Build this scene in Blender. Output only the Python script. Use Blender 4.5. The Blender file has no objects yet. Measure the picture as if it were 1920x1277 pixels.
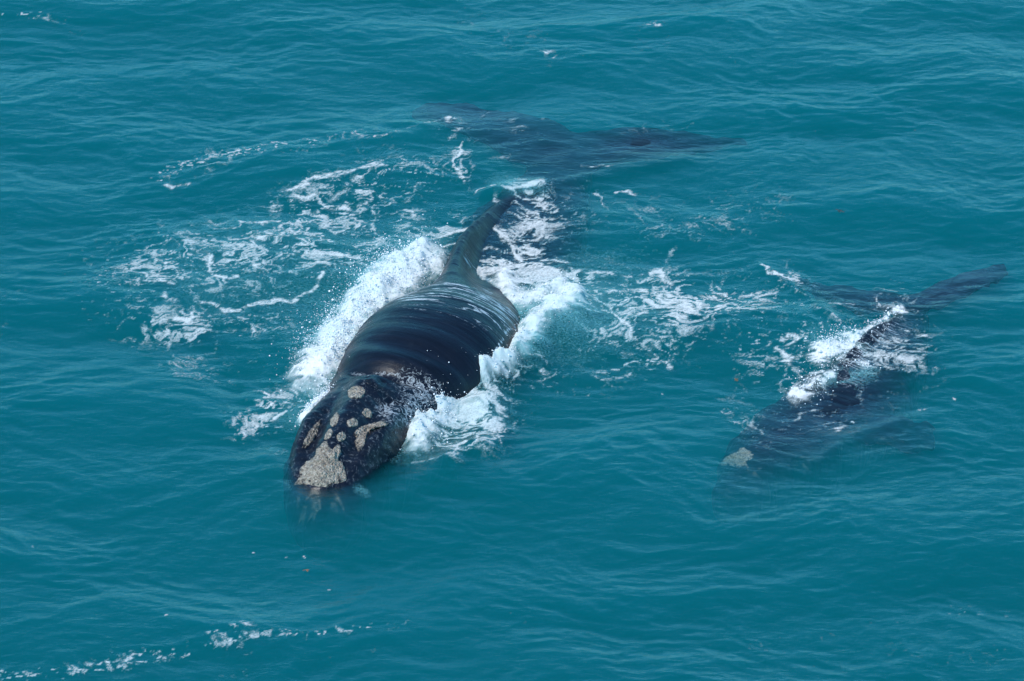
import bpy, bmesh, math, random
import numpy as np
from mathutils import Vector, Matrix
from mathutils.bvhtree import BVHTree

# ------------------------------------------------------------------ camera, sky, sun, exposure
scene = bpy.context.scene
W, H = 1920.0, 1277.0                       # pixel frame the photo coordinates below are measured in
PITCH = math.radians(27.0)
DIST = 86.0
HALF_W = 9.05
LENS = 36.0 / (2 * HALF_W / DIST)
cam_data = bpy.data.cameras.new('camera')
cam = bpy.data.objects.new('camera', cam_data)
scene.collection.objects.link(cam)
cam.location = (0, -DIST * math.cos(PITCH), DIST * math.sin(PITCH))
cam.rotation_euler = (math.pi / 2 - PITCH, 0, 0)
cam_data.lens = LENS
cam_data.sensor_width = 36.0
cam_data.clip_start = 1.0
cam_data.clip_end = 20000.0
scene.camera = cam

SUN_EL = math.radians(47)
SUN_AZ = math.radians(222)                   # compass bearing the light comes from (0 = +Y, clockwise)
world = bpy.data.worlds.new('World')
scene.world = world
world.use_nodes = True
wn = world.node_tree
sky = wn.nodes.new('ShaderNodeTexSky')
sky.sky_type = 'NISHITA'
sky.sun_disc = False
sky.sun_elevation = SUN_EL
sky.sun_rotation = SUN_AZ
sky.air_density = 1.0
sky.dust_density = 0.1
sky.ozone_density = 1.0
bgn = wn.nodes['Background']
bgn.inputs['Strength'].default_value = 0.15
tint = wn.nodes.new('ShaderNodeMix'); tint.data_type = 'RGBA'; tint.blend_type = 'MULTIPLY'
tint.inputs['Factor'].default_value = 1.0; tint.inputs['B'].default_value = (0.30, 0.84, 1.06, 1)
wn.links.new(sky.outputs[0], tint.inputs['A']); wn.links.new(tint.outputs['Result'], bgn.inputs['Color'])

sun_data = bpy.data.lights.new('sun', 'SUN')
sun_data.energy = 2.45
sun_data.angle = math.radians(0.5)
sun_data.color = (1.0, 0.95, 0.87)
sun = bpy.data.objects.new('sun', sun_data)
scene.collection.objects.link(sun)
sdir = Vector((math.sin(SUN_AZ) * math.cos(SUN_EL), math.cos(SUN_AZ) * math.cos(SUN_EL), math.sin(SUN_EL)))
sun.rotation_euler = sdir.to_track_quat('Z', 'Y').to_euler()

scene.view_settings.view_transform = 'Standard'
scene.view_settings.look = 'None'
scene.view_settings.gamma = 1.0
scene.view_settings.exposure = 0.72
cy = scene.cycles
cy.max_bounces = 8
cy.diffuse_bounces = 2
cy.glossy_bounces = 3
cy.transmission_bounces = 4
cy.volume_bounces = 3
cy.transparent_max_bounces = 24
cy.sample_clamp_indirect = 4.0
cy.use_adaptive_sampling = False
cy.use_denoising = True
cy.denoiser = 'OPENIMAGEDENOISE'
cy.denoising_input_passes = 'RGB_ALBEDO_NORMAL'
cy.denoising_prefilter = 'ACCURATE'

# ------------------------------------------------------------------ projection helpers
CP, SP = math.cos(PITCH), math.sin(PITCH)
CAM = np.array(cam.location)
FPX = W * LENS / 36.0
FWD = np.array([0, CP, -SP]); UPV = np.array([0, SP, CP])


def ray(u, v):
    d = FWD * FPX + np.array([1.0, 0, 0]) * (u - W / 2) - UPV * (v - H / 2)
    return d / np.linalg.norm(d)


def at(u, v, z=0.0):
    """the point of the place at height z that lies behind photo point u, v"""
    d = ray(u, v)
    t = (z - CAM[2]) / d[2]
    return CAM + d * t


def to_px(x, y, z=0.0):
    dx, dy, dz = x - CAM[0], y - CAM[1], z - CAM[2]
    dep = dy * CP - dz * SP
    return W / 2 + FPX * dx / dep, H / 2 - FPX * (dy * SP + dz * CP) / dep


# ------------------------------------------------------------------ numpy noise
_rng = np.random.RandomState(7)
_perm = _rng.permutation(512)
_ang = _rng.rand(512) * 2 * np.pi
_gx, _gy = np.cos(_ang), np.sin(_ang)


def pn(x, y, seed=0):
    x = x + seed * 17.31; y = y + seed * 9.77
    xi = np.floor(x).astype(np.int64); yi = np.floor(y).astype(np.int64)
    xf, yf = x - xi, y - yi
    ux = xf * xf * xf * (xf * (xf * 6 - 15) + 10); uy = yf * yf * yf * (yf * (yf * 6 - 15) + 10)

    def g(ix, iy, fx, fy):
        h = _perm[(_perm[(ix + seed * 31) & 511] + iy) & 511]
        return _gx[h] * fx + _gy[h] * fy
    n00 = g(xi, yi, xf, yf); n10 = g(xi + 1, yi, xf - 1, yf)
    n01 = g(xi, yi + 1, xf, yf - 1); n11 = g(xi + 1, yi + 1, xf - 1, yf - 1)
    a = n00 + ux * (n10 - n00); b = n01 + ux * (n11 - n01)
    return (a + uy * (b - a)) * 1.5


def fbm(x, y, octv=4, seed=0, gain=0.5):
    s = 0; a = 1.0; t = 0
    for k in range(octv):
        s = s + a * pn(x, y, seed + k); t += a
        a *= gain; x = x * 2.03; y = y * 2.03
    return s / t


def sstep(a, b, x):
    t = np.clip((x - a) / (b - a), 0, 1)
    return t * t * (3 - 2 * t)


def stroke_dist(U, V, pts, ky=1.0):
    """distance from every (U,V) to a polyline, in photo units; ky stretches the vertical"""
    best = np.full(U.shape, 1e9)
    if len(pts) == 1:
        return np.hypot(U - pts[0][0], (V - pts[0][1]) * ky)
    for (x0, y0), (x1, y1) in zip(pts[:-1], pts[1:]):
        dx, dy = x1 - x0, (y1 - y0) * ky
        t = np.clip(((U - x0) * dx + (V - y0) * ky * dy) / (dx * dx + dy * dy + 1e-9), 0, 1)
        best = np.minimum(best, np.hypot(U - x0 - t * dx, (V - y0) * ky - t * dy))
    return best


# ------------------------------------------------------------------ mesh / object helpers
def tag(o, label=None, cat=None, group=None, kind=None):
    if label: o['label'] = label
    if cat: o['category'] = cat
    if group: o['group'] = group
    if kind: o['kind'] = kind
    return o


def mesh_np(name, verts, faces, mat, parent=None, attrs=None, smooth=True):
    """verts (n,3), faces (m,k) one face size"""
    me = bpy.data.meshes.new(name)
    verts = np.asarray(verts, dtype=np.float32); faces = np.asarray(faces, dtype=np.int32)
    me.vertices.add(len(verts)); me.vertices.foreach_set('co', verts.ravel())
    k = faces.shape[1]
    me.loops.add(faces.size); me.loops.foreach_set('vertex_index', faces.ravel())
    me.polygons.add(len(faces))
    me.polygons.foreach_set('loop_start', np.arange(0, faces.size, k, dtype=np.int32))
    me.polygons.foreach_set('loop_total', np.full(len(faces), k, dtype=np.int32))
    me.update(calc_edges=True)
    me.polygons.foreach_set('use_smooth', np.full(len(faces), smooth, dtype=bool))
    if attrs:
        for an, av in attrs.items():
            a = me.attributes.new(an, 'FLOAT', 'POINT')
            a.data.foreach_set('value', np.asarray(av, dtype=np.float32).ravel())
    me.materials.append(mat)
    o = bpy.data.objects.new(name, me)
    scene.collection.objects.link(o)
    if parent: o.parent = parent
    return o


def new_mat(name):
    m = bpy.data.materials.new(name); m.use_nodes = True
    nt = m.node_tree; nt.nodes.clear()
    out = nt.nodes.new('ShaderNodeOutputMaterial')
    return m, nt, out


def N(nt, typ, **kw):
    n = nt.nodes.new(typ)
    for k, v in kw.items():
        if k.startswith('i_'):
            n.inputs[k[2:].replace('_', ' ')].default_value = v
        else:
            setattr(n, k, v)
    return n


# ------------------------------------------------------------------ materials
def noise_vec(nt, scale, rot=0.0):
    g = N(nt, 'ShaderNodeNewGeometry')
    mp = N(nt, 'ShaderNodeMapping')
    mp.inputs['Scale'].default_value = scale
    mp.inputs['Rotation'].default_value = (0, 0, rot)
    nt.links.new(g.outputs['Position'], mp.inputs['Vector'])
    return mp.outputs[0]


def water_material():
    m, nt, out = new_mat('sea_water')
    L = nt.links.new
    n1 = N(nt, 'ShaderNodeTexNoise'); n1.inputs['Scale'].default_value = 1.0
    n1.inputs['Detail'].default_value = 5; n1.inputs['Roughness'].default_value = 0.62
    n1.inputs['Distortion'].default_value = 0.5
    L(noise_vec(nt, (2.5, 4.4, 1.0), -0.05), n1.inputs['Vector'])
    bp = N(nt, 'ShaderNodeBump'); bp.inputs['Strength'].default_value = 1.0
    bp.inputs['Distance'].default_value = 0.022
    n2 = N(nt, 'ShaderNodeTexNoise'); n2.inputs['Scale'].default_value = 1.0
    n2.inputs['Detail'].default_value = 3; n2.inputs['Roughness'].default_value = 0.6; n2.inputs['Distortion'].default_value = 0.8
    L(noise_vec(nt, (6.5, 12.0, 1.0), 0.12), n2.inputs['Vector'])
    ns = N(nt, 'ShaderNodeMath', operation='MULTIPLY_ADD'); ns.inputs[1].default_value = 0.33
    L(n2.outputs[0], ns.inputs[0]); L(n1.outputs[0], ns.inputs[2])
    L(ns.outputs[0], bp.inputs['Height'])
    fr = N(nt, 'ShaderNodeFresnel'); fr.inputs['IOR'].default_value = 1.333
    # same reflectance seen from either side, as the light passes straight through
    ge = N(nt, 'ShaderNodeNewGeometry'); io = N(nt, 'ShaderNodeMath', operation='MULTIPLY_ADD')
    io.inputs[1].default_value = 1 / 1.333 - 1.333; io.inputs[2].default_value = 1.333
    L(ge.outputs['Backfacing'], io.inputs[0]); L(io.outputs[0], fr.inputs['IOR'])
    L(bp.outputs[0], fr.inputs['Normal'])
    gl = N(nt, 'ShaderNodeBsdfGlossy'); gl.inputs['Roughness'].default_value = 0.12
    L(bp.outputs[0], gl.inputs['Normal'])
    tr = N(nt, 'ShaderNodeBsdfTransparent')
    mx = N(nt, 'ShaderNodeMixShader')
    L(fr.outputs[0], mx.inputs[0]); L(tr.outputs[0], mx.inputs[1]); L(gl.outputs[0], mx.inputs[2])
    L(mx.outputs[0], out.inputs['Surface'])
    sc = N(nt, 'ShaderNodeVolumeScatter'); sc.inputs['Color'].default_value = (0.004, 0.420, 0.440, 1)
    sc.inputs['Density'].default_value = 0.78; sc.inputs['Anisotropy'].default_value = 0.0
    ab = N(nt, 'ShaderNodeVolumeAbsorption'); ab.inputs['Color'].default_value = (0.0, 0.575, 0.60, 1)
    ab.inputs['Density'].default_value = 1.37
    ad = N(nt, 'ShaderNodeAddShader')
    L(sc.outputs[0], ad.inputs[0]); L(ab.outputs[0], ad.inputs[1]); L(ad.outputs[0], out.inputs['Volume'])
    m.cycles.homogeneous_volume = True
    return m


def foam_material(name, tint=(0.80, 0.82, 0.82), fine=1.0, bump=0.012, sc=(30, 40, 40)):
    m, nt, out = new_mat(name)
    L = nt.links.new
    al = N(nt, 'ShaderNodeAttribute', attribute_name='alpha')
    mk = N(nt, 'ShaderNodeAttribute', attribute_name='milk')
    cr = N(nt, 'ShaderNodeMix', data_type='RGBA')
    cr.inputs['A'].default_value = (*tint, 1); cr.inputs['B'].default_value = (0.22, 0.62, 0.66, 1)
    L(mk.outputs['Fac'], cr.inputs['Factor'])
    n1 = N(nt, 'ShaderNodeTexNoise'); n1.inputs['Scale'].default_value = 1
    n1.inputs['Detail'].default_value = 4; n1.inputs['Roughness'].default_value = 0.7
    L(noise_vec(nt, sc), n1.inputs['Vector'])
    bp = N(nt, 'ShaderNodeBump'); bp.inputs['Distance'].default_value = bump
    L(n1.outputs[0], bp.inputs['Height'])
    df = N(nt, 'ShaderNodeBsdfDiffuse'); df.inputs['Roughness'].default_value = 0.6
    L(cr.outputs['Result'], df.inputs['Color']); L(bp.outputs[0], df.inputs['Normal'])
    tl = N(nt, 'ShaderNodeBsdfTranslucent'); L(cr.outputs['Result'], tl.inputs['Color'])
    m1 = N(nt, 'ShaderNodeMixShader'); m1.inputs[0].default_value = 0.25
    L(df.outputs[0], m1.inputs[1]); L(tl.outputs[0], m1.inputs[2])
    # fine bubbly breakup of the coverage
    mr = N(nt, 'ShaderNodeMapRange'); mr.inputs['From Min'].default_value = 0.35; mr.inputs['From Max'].default_value = 0.65
    mr.inputs['To Min'].default_value = -0.22 * fine; mr.inputs['To Max'].default_value = 0.16 * fine
    L(n1.outputs[0], mr.inputs['Value'])
    a1 = N(nt, 'ShaderNodeMath', operation='ADD', use_clamp=True)
    L(al.outputs['Fac'], a1.inputs[0]); L(mr.outputs[0], a1.inputs[1])
    a2 = N(nt, 'ShaderNodeMath', operation='MINIMUM')
    a3 = N(nt, 'ShaderNodeMath', operation='MULTIPLY', use_clamp=True); a3.inputs[1].default_value = 6
    L(al.outputs['Fac'], a3.inputs[0]); L(a1.outputs[0], a2.inputs[0]); L(a3.outputs[0], a2.inputs[1])
    tr = N(nt, 'ShaderNodeBsdfTransparent')
    m2 = N(nt, 'ShaderNodeMixShader')
    L(a2.outputs[0], m2.inputs[0]); L(tr.outputs[0], m2.inputs[1]); L(m1.outputs[0], m2.inputs[2])
    L(m2.outputs[0], out.inputs['Surface'])
    return m


def skin_material():
    m, nt, out = new_mat('whale_skin')
    L = nt.links.new
    sa = N(nt, 'ShaderNodeAttribute', attribute_name='along')
    ta = N(nt, 'ShaderNodeAttribute', attribute_name='across')
    cb = N(nt, 'ShaderNodeCombineXYZ')
    L(sa.outputs['Fac'], cb.inputs[0]); L(ta.outputs['Fac'], cb.inputs[1])
    mp = N(nt, 'ShaderNodeMapping'); mp.inputs['Scale'].default_value = (7.0, 0.7, 1)
    L(cb.outputs[0], mp.inputs['Vector'])
    st = N(nt, 'ShaderNodeTexNoise'); st.inputs['Scale'].default_value = 1
    st.inputs['Detail'].default_value = 5; st.inputs['Roughness'].default_value = 0.6; st.inputs['Distortion'].default_value = 0.4
    L(mp.outputs[0], st.inputs['Vector'])
    fn = N(nt, 'ShaderNodeTexNoise'); fn.inputs['Scale'].default_value = 14
    fn.inputs['Detail'].default_value = 6; fn.inputs['Roughness'].default_value = 0.7
    L(noise_vec(nt, (1, 1, 1)), fn.inputs['Vector'])
    base = N(nt, 'ShaderNodeValToRGB')
    base.color_ramp.elements[0].color = (0.003, 0.0045, 0.009, 1)
    base.color_ramp.elements[1].color = (0.009, 0.013, 0.024, 1)
    base.color_ramp.elements[0].position = 0.3; base.color_ramp.elements[1].position = 0.75
    L(st.outputs[0], base.inputs[0])
    wn_ = N(nt, 'ShaderNodeTexNoise'); wn_.inputs['Scale'].default_value = 2.2; wn_.inputs['Detail'].default_value = 8
    wn_.inputs['Roughness'].default_value = 0.72; L(noise_vec(nt, (1, 1.6, 1)), wn_.inputs['Vector'])
    wr = N(nt, 'ShaderNodeMapRange'); wr.inputs['From Min'].default_value = 0.56; wr.inputs['From Max'].default_value = 0.72; wr.inputs['To Max'].default_value = 0.55
    L(wn_.outputs[0], wr.inputs['Value'])
    wc = N(nt, 'ShaderNodeMix', data_type='RGBA'); wc.inputs['B'].default_value = (0.018, 0.024, 0.034, 1)
    L(wr.outputs[0], wc.inputs['Factor']); L(base.outputs[0], wc.inputs['A'])
    fa = N(nt, 'ShaderNodeAttribute', attribute_name='film')
    # thin white lines of draining water: zero crossings of a stretched noise, thicker where the mask is strong
    def lines(vec, mask, lo, hi, k):
        n = N(nt, 'ShaderNodeTexNoise'); n.inputs['Scale'].default_value = 1; n.inputs['Detail'].default_value = 5
        n.inputs['Roughness'].default_value = 0.6; n.inputs['Distortion'].default_value = 0.6
        L(vec, n.inputs['Vector'])
        s1 = N(nt, 'ShaderNodeMath', operation='SUBTRACT'); s1.inputs[1].default_value = 0.5; L(n.outputs[0], s1.inputs[0])
        s2 = N(nt, 'ShaderNodeMath', operation='ABSOLUTE'); L(s1.outputs[0], s2.inputs[0])
        s3 = N(nt, 'ShaderNodeMath', operation='MULTIPLY_ADD'); s3.inputs[1].default_value = -k; s3.inputs[2].default_value = 1.0
        L(s2.outputs[0], s3.inputs[0])
        s4 = N(nt, 'ShaderNodeMath', operation='ADD'); L(s3.outputs[0], s4.inputs[0]); L(mask, s4.inputs[1])
        f2 = N(nt, 'ShaderNodeMath', operation='MULTIPLY_ADD'); f2.inputs[1].default_value = 1.3; L(fn.outputs[0], f2.inputs[0])
        f3 = N(nt, 'ShaderNodeMath', operation='ADD'); f3.inputs[1].default_value = -0.65
        L(s4.outputs[0], f2.inputs[2]); L(f2.outputs[0], f3.inputs[0])
        r = N(nt, 'ShaderNodeMapRange'); r.inputs['From Min'].default_value = lo; r.inputs['From Max'].default_value = hi
        L(f3.outputs[0], r.inputs['Value'])
        g = N(nt, 'ShaderNodeMath', operation='MULTIPLY', use_clamp=True)
        q = N(nt, 'ShaderNodeMath', operation='MULTIPLY', use_clamp=True); q.inputs[1].default_value = 3
        L(mask, q.inputs[0]); L(q.outputs[0], g.inputs[0]); L(r.outputs[0], g.inputs[1])
        return g.outputs[0]
    mp2 = N(nt, 'ShaderNodeMapping'); mp2.inputs['Scale'].default_value = (3.6, 0.62, 1)
    L(cb.outputs[0], mp2.inputs['Vector'])
    la = lines(mp2.outputs[0], fa.outputs['Fac'], 1.42, 1.85, 15)
    ma = N(nt, 'ShaderNodeAttribute', attribute_name='mottle')
    lb = lines(noise_vec(nt, (9, 9, 9)), ma.outputs['Fac'], 1.25, 1.9, 7)
    th = N(nt, 'ShaderNodeMath', operation='MAXIMUM'); L(la, th.inputs[0]); L(lb, th.inputs[1])
    th2 = N(nt, 'ShaderNodeMath', operation='MULTIPLY'); th2.inputs[1].default_value = 0.8; L(th.outputs[0], th2.inputs[0])
    mixc = N(nt, 'ShaderNodeMix', data_type='RGBA'); mixc.inputs['B'].default_value = (0.60, 0.64, 0.65, 1)
    L(th2.outputs[0], mixc.inputs['Factor']); L(wc.outputs['Result'], mixc.inputs['A'])
    ba = N(nt, 'ShaderNodeMath', operation='MULTIPLY_ADD'); ba.inputs[1].default_value = 0.35
    L(fn.outputs[0], ba.inputs[0]); L(st.outputs[0], ba.inputs[2])
    bp = N(nt, 'ShaderNodeBump'); bp.inputs['Distance'].default_value = 0.022; bp.inputs['Strength'].default_value = 0.7
    L(ba.outputs[0], bp.inputs['Height'])
    p = N(nt, 'ShaderNodeBsdfPrincipled')
    p.inputs['Specular IOR Level'].default_value = 0.38; p.inputs['IOR'].default_value = 1.33
    rr = N(nt, 'ShaderNodeMapRange'); rr.inputs['From Min'].default_value = 0.35; rr.inputs['From Max'].default_value = 0.65; rr.inputs['To Min'].default_value = 0.24; rr.inputs['To Max'].default_value = 0.45
    L(wn_.outputs[0], rr.inputs['Value']); L(rr.outputs[0], p.inputs['Roughness'])
    L(mixc.outputs['Result'], p.inputs['Base Color']); L(bp.outputs[0], p.inputs['Normal'])
    L(p.outputs[0], out.inputs['Surface'])
    return m


def callosity_material():
    m, nt, out = new_mat('callosity_crust')
    L = nt.links.new
    v = N(nt, 'ShaderNodeTexVoronoi'); v.inputs['Scale'].default_value = 26
    n = N(nt, 'ShaderNodeTexNoise'); n.inputs['Scale'].default_value = 18; n.inputs['Detail'].default_value = 6
    n.inputs['Roughness'].default_value = 0.75
    L(noise_vec(nt, (1, 1, 1)), v.inputs['Vector']); L(noise_vec(nt, (1, 1, 1)), n.inputs['Vector'])
    r = N(nt, 'ShaderNodeValToRGB')
    r.color_ramp.elements[0].color = (0.07, 0.062, 0.055, 1); r.color_ramp.elements[0].position = 0.33
    r.color_ramp.elements[1].color = (0.56, 0.49, 0.41, 1); r.color_ramp.elements[1].position = 0.66
    e = r.color_ramp.elements.new(0.5); e.color = (0.36, 0.30, 0.23, 1)
    L(n.outputs[0], r.inputs[0])
    ra = N(nt, 'ShaderNodeAttribute', attribute_name='rim')
    rn = N(nt, 'ShaderNodeTexNoise'); rn.inputs['Scale'].default_value = 13; rn.inputs['Detail'].default_value = 5
    L(noise_vec(nt, (1, 1, 1)), rn.inputs['Vector'])
    rf = N(nt, 'ShaderNodeMath', operation='MULTIPLY_ADD'); rf.inputs[1].default_value = 1.5
    L(rn.outputs[0], rf.inputs[0]); L(ra.outputs['Fac'], rf.inputs[2])
    rm = N(nt, 'ShaderNodeMapRange'); rm.inputs['From Min'].default_value = 1.60; rm.inputs['From Max'].default_value = 1.84
    L(rf.outputs[0], rm.inputs['Value'])
    dk = N(nt, 'ShaderNodeMix', data_type='RGBA'); dk.inputs['B'].default_value = (0.008, 0.011, 0.018, 1)
    L(rm.outputs[0], dk.inputs['Factor']); L(r.outputs[0], dk.inputs['A'])
    ad = N(nt, 'ShaderNodeMath', operation='SUBTRACT'); L(n.outputs[0], ad.inputs[0]); L(v.outputs['Distance'], ad.inputs[1])
    bp = N(nt, 'ShaderNodeBump'); bp.inputs['Distance'].default_value = 0.05
    L(ad.outputs[0], bp.inputs['Height'])
    p = N(nt, 'ShaderNodeBsdfPrincipled'); p.inputs['Roughness'].default_value = 0.7
    L(dk.outputs['Result'], p.inputs['Base Color']); L(bp.outputs[0], p.inputs['Normal']); L(p.outputs[0], out.inputs['Surface'])
    return m


def plain(name, col, rough=0.5):
    m, nt, out = new_mat(name)
    n = N(nt, 'ShaderNodeTexNoise'); n.inputs['Scale'].default_value = 30
    mx = N(nt, 'ShaderNodeMix', data_type='RGBA')
    mx.inputs['A'].default_value = (*[c * (0.5 if col[0] < .5 else 1.2) for c in col], 1); mx.inputs['B'].default_value = (*[min(1, c * 1.4) for c in col], 1)
    nt.links.new(n.outputs[0], mx.inputs['Factor'])
    p = N(nt, 'ShaderNodeBsdfPrincipled'); p.inputs['Roughness'].default_value = rough
    nt.links.new(mx.outputs['Result'], p.inputs['Base Color']); nt.links.new(p.outputs[0], out.inputs['Surface'])
    return m


M_WATER = water_material()
M_FOAM = foam_material('sea_foam_film', (0.78, 0.79, 0.77), 1.3)
M_SPLASH = foam_material('splash_foam', (0.91, 0.89, 0.86), 0.30, 0.005, (30, 40, 40))
M_SKIN = skin_material()
M_CALL = callosity_material()
M_DARK = plain('blowhole_skin', (0.006, 0.005, 0.006), 0.35)
M_WEED = plain('drift_weed', (0.20, 0.11, 0.04), 0.6)
M_DARKWEED = plain('dark_weed', (0.02, 0.025, 0.02), 0.6)
M_DROP = plain('spray_drop', (0.64, 0.64, 0.64), 0.5)

# ------------------------------------------------------------------ sea surface
# fine lines where the photo looks, growing spacing out to the horizon
def axis(lo, hi, step, far, grow=1.25):
    core = np.arange(lo, hi + step, step)
    def out(s0):
        o = []; s = s0; d = 0
        while d < far:
            d += s; s *= grow; o.append(d)
        return np.array(o)
    e = out(step)
    return np.concatenate([(lo - e)[::-1], core, core[-1] + e])

GX = axis(-11.2, 11.2, 0.0225, 4000)
GY = axis(-14.5, 18.5, 0.040, 4000)
X, Y = np.meshgrid(GX, GY)
core = sstep(40, 15, np.hypot(X, Y * 0.8))
core = np.where(np.hypot(X, Y) > 200, 0, 1) * (0.35 + 0.65 * core)
U, V = to_px(X, Y)

# strokes that lift or lower the water: (photo polyline, radius in photo units, height in m)
LIFT = [
    ([(800, 740), (850, 705), (900, 735), (925, 790), (900, 840), (840, 870)], 34, 0.16),
    ([(760, 870), (850, 890), (950, 860)], 40, -0.08),
    ([(500, 860), (560, 945), (700, 950), (800, 900)], 30, 0.07),
    ([(440, 700), (480, 820)], 45, -0.10),
    ([(850, 715), (930, 705), (1010, 655), (1080, 590)], 30, 0.18),
    ([(1000, 370), (1015, 430), (1000, 490)], 42, -0.06),
    ([(905, 365), (960, 350), (1010, 345)], 12, 0.13),
    ([(640, 262), (790, 244)], 22, 0.07), ([(930, 250), (1060, 275), (1250, 270)], 45, -0.05),
    ([(1010, 350), (1150, 325), (1290, 300)], 14, 0.04),
    ([(1430, 500), (1500, 545), (1560, 600)], 12, 0.05),
    ([(1390, 830), (1500, 800), (1600, 740)], 60, -0.04),
    ([(1530, 870), (1620, 810), (1720, 780)], 14, 0.03),
]


def wave_height(X, Y, U, V):
    wx = X + 0.9 * fbm(X * 0.25, Y * 0.25, 2, 40); wy = Y + 0.9 * fbm(X * 0.25, Y * 0.25, 2, 50)
    h = 0
    for lam, ang, amp, ph in ((6.1, 12, 0.050, 0.3), (4.3, -14, 0.040, 2.1), (3.1, 22, 0.026, 4.0), (2.3, -6, 0.020, 1.2), (7.7, 20, 0.02, 5.0)):
        a = math.radians(ang); k = 2 * math.pi / lam
        p = k * (wx * math.sin(a) + wy * math.cos(a)) + ph
        h = h + 0.72 * amp * np.sin(p)
    r1 = 1 - np.abs(fbm(wx * 0.42, wy * 0.62, 3, 3)) * 2.2
    h = h + 0.034 * (r1 - 0.6)
    r2 = 1 - np.abs(fbm(wx * 1.0 + 0.25 * wy, wy * 1.75, 3, 11)) * 2.2
    env = 0.55 + 0.6 * sstep(-0.35, 0.45, fbm(X * 0.22, Y * 0.22, 2, 90))
    h = h + 0.021 * (r2 - 0.6) * env
    h = h + 0.0085 * fbm(wx * 2.2 - 0.4 * wy, wy * 4.0, 4, 21, 0.45) * (0.55 + 0.6 * env)
    return h

H0 = wave_height(X, Y, U, V)
near = 0
for pts, r in (([(590, 900), (690, 800), (800, 680), (860, 590), (960, 450), (1040, 320)], 120), ([(1400, 850), (1550, 740), (1700, 570)], 80)):
    near = np.maximum(near, (1 if r > 100 else 0.45) * np.exp(-(stroke_dist(U, V, pts) / r) ** 2))
H0 = H0 * core * (1 - 0.72 * near)
for pts, r, h in LIFT:
    H0 = H0 + h * np.exp(-(stroke_dist(U, V, pts, 1.3) / r) ** 2) * (0.75 + 0.5 * pn(X * 1.6, Y * 1.6, 8))

# ------------------------------------------------------------------ the whales
def catmull(P, n):
    P = np.asarray(P, float); P2 = np.vstack([2 * P[0] - P[1], P, 2 * P[-1] - P[-2]])
    out = []
    for i in range(len(P) - 1):
        p0, p1, p2, p3 = P2[i:i + 4]
        for t in np.arange(0, 1, 1.0 / n):
            out.append(0.5 * (2 * p1 + (p2 - p0) * t + (2 * p0 - 5 * p1 + 4 * p2 - p3) * t * t + (3 * p1 - p0 - 3 * p2 + p3) * t ** 3))
    out.append(P[-1])
    return np.array(out)


def loft(rings):
    n = len(rings[0]); v = np.vstack(rings); f = []
    for i in range(len(rings) - 1):
        for j in range(n):
            a, b = i * n + j, i * n + (j + 1) % n
            f.append((a, b, b + n, a + n))
    verts = [tuple(p) for p in v]
    c0 = len(verts); verts.append(tuple(rings[0].mean(0))); verts.append(tuple(rings[-1].mean(0)))
    for j in range(n):
        f.append((c0, (j + 1) % n, j))
        e = (len(rings) - 1) * n
        f.append((c0 + 1, e + j, e + (j + 1) % n))
    return verts, f


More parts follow.
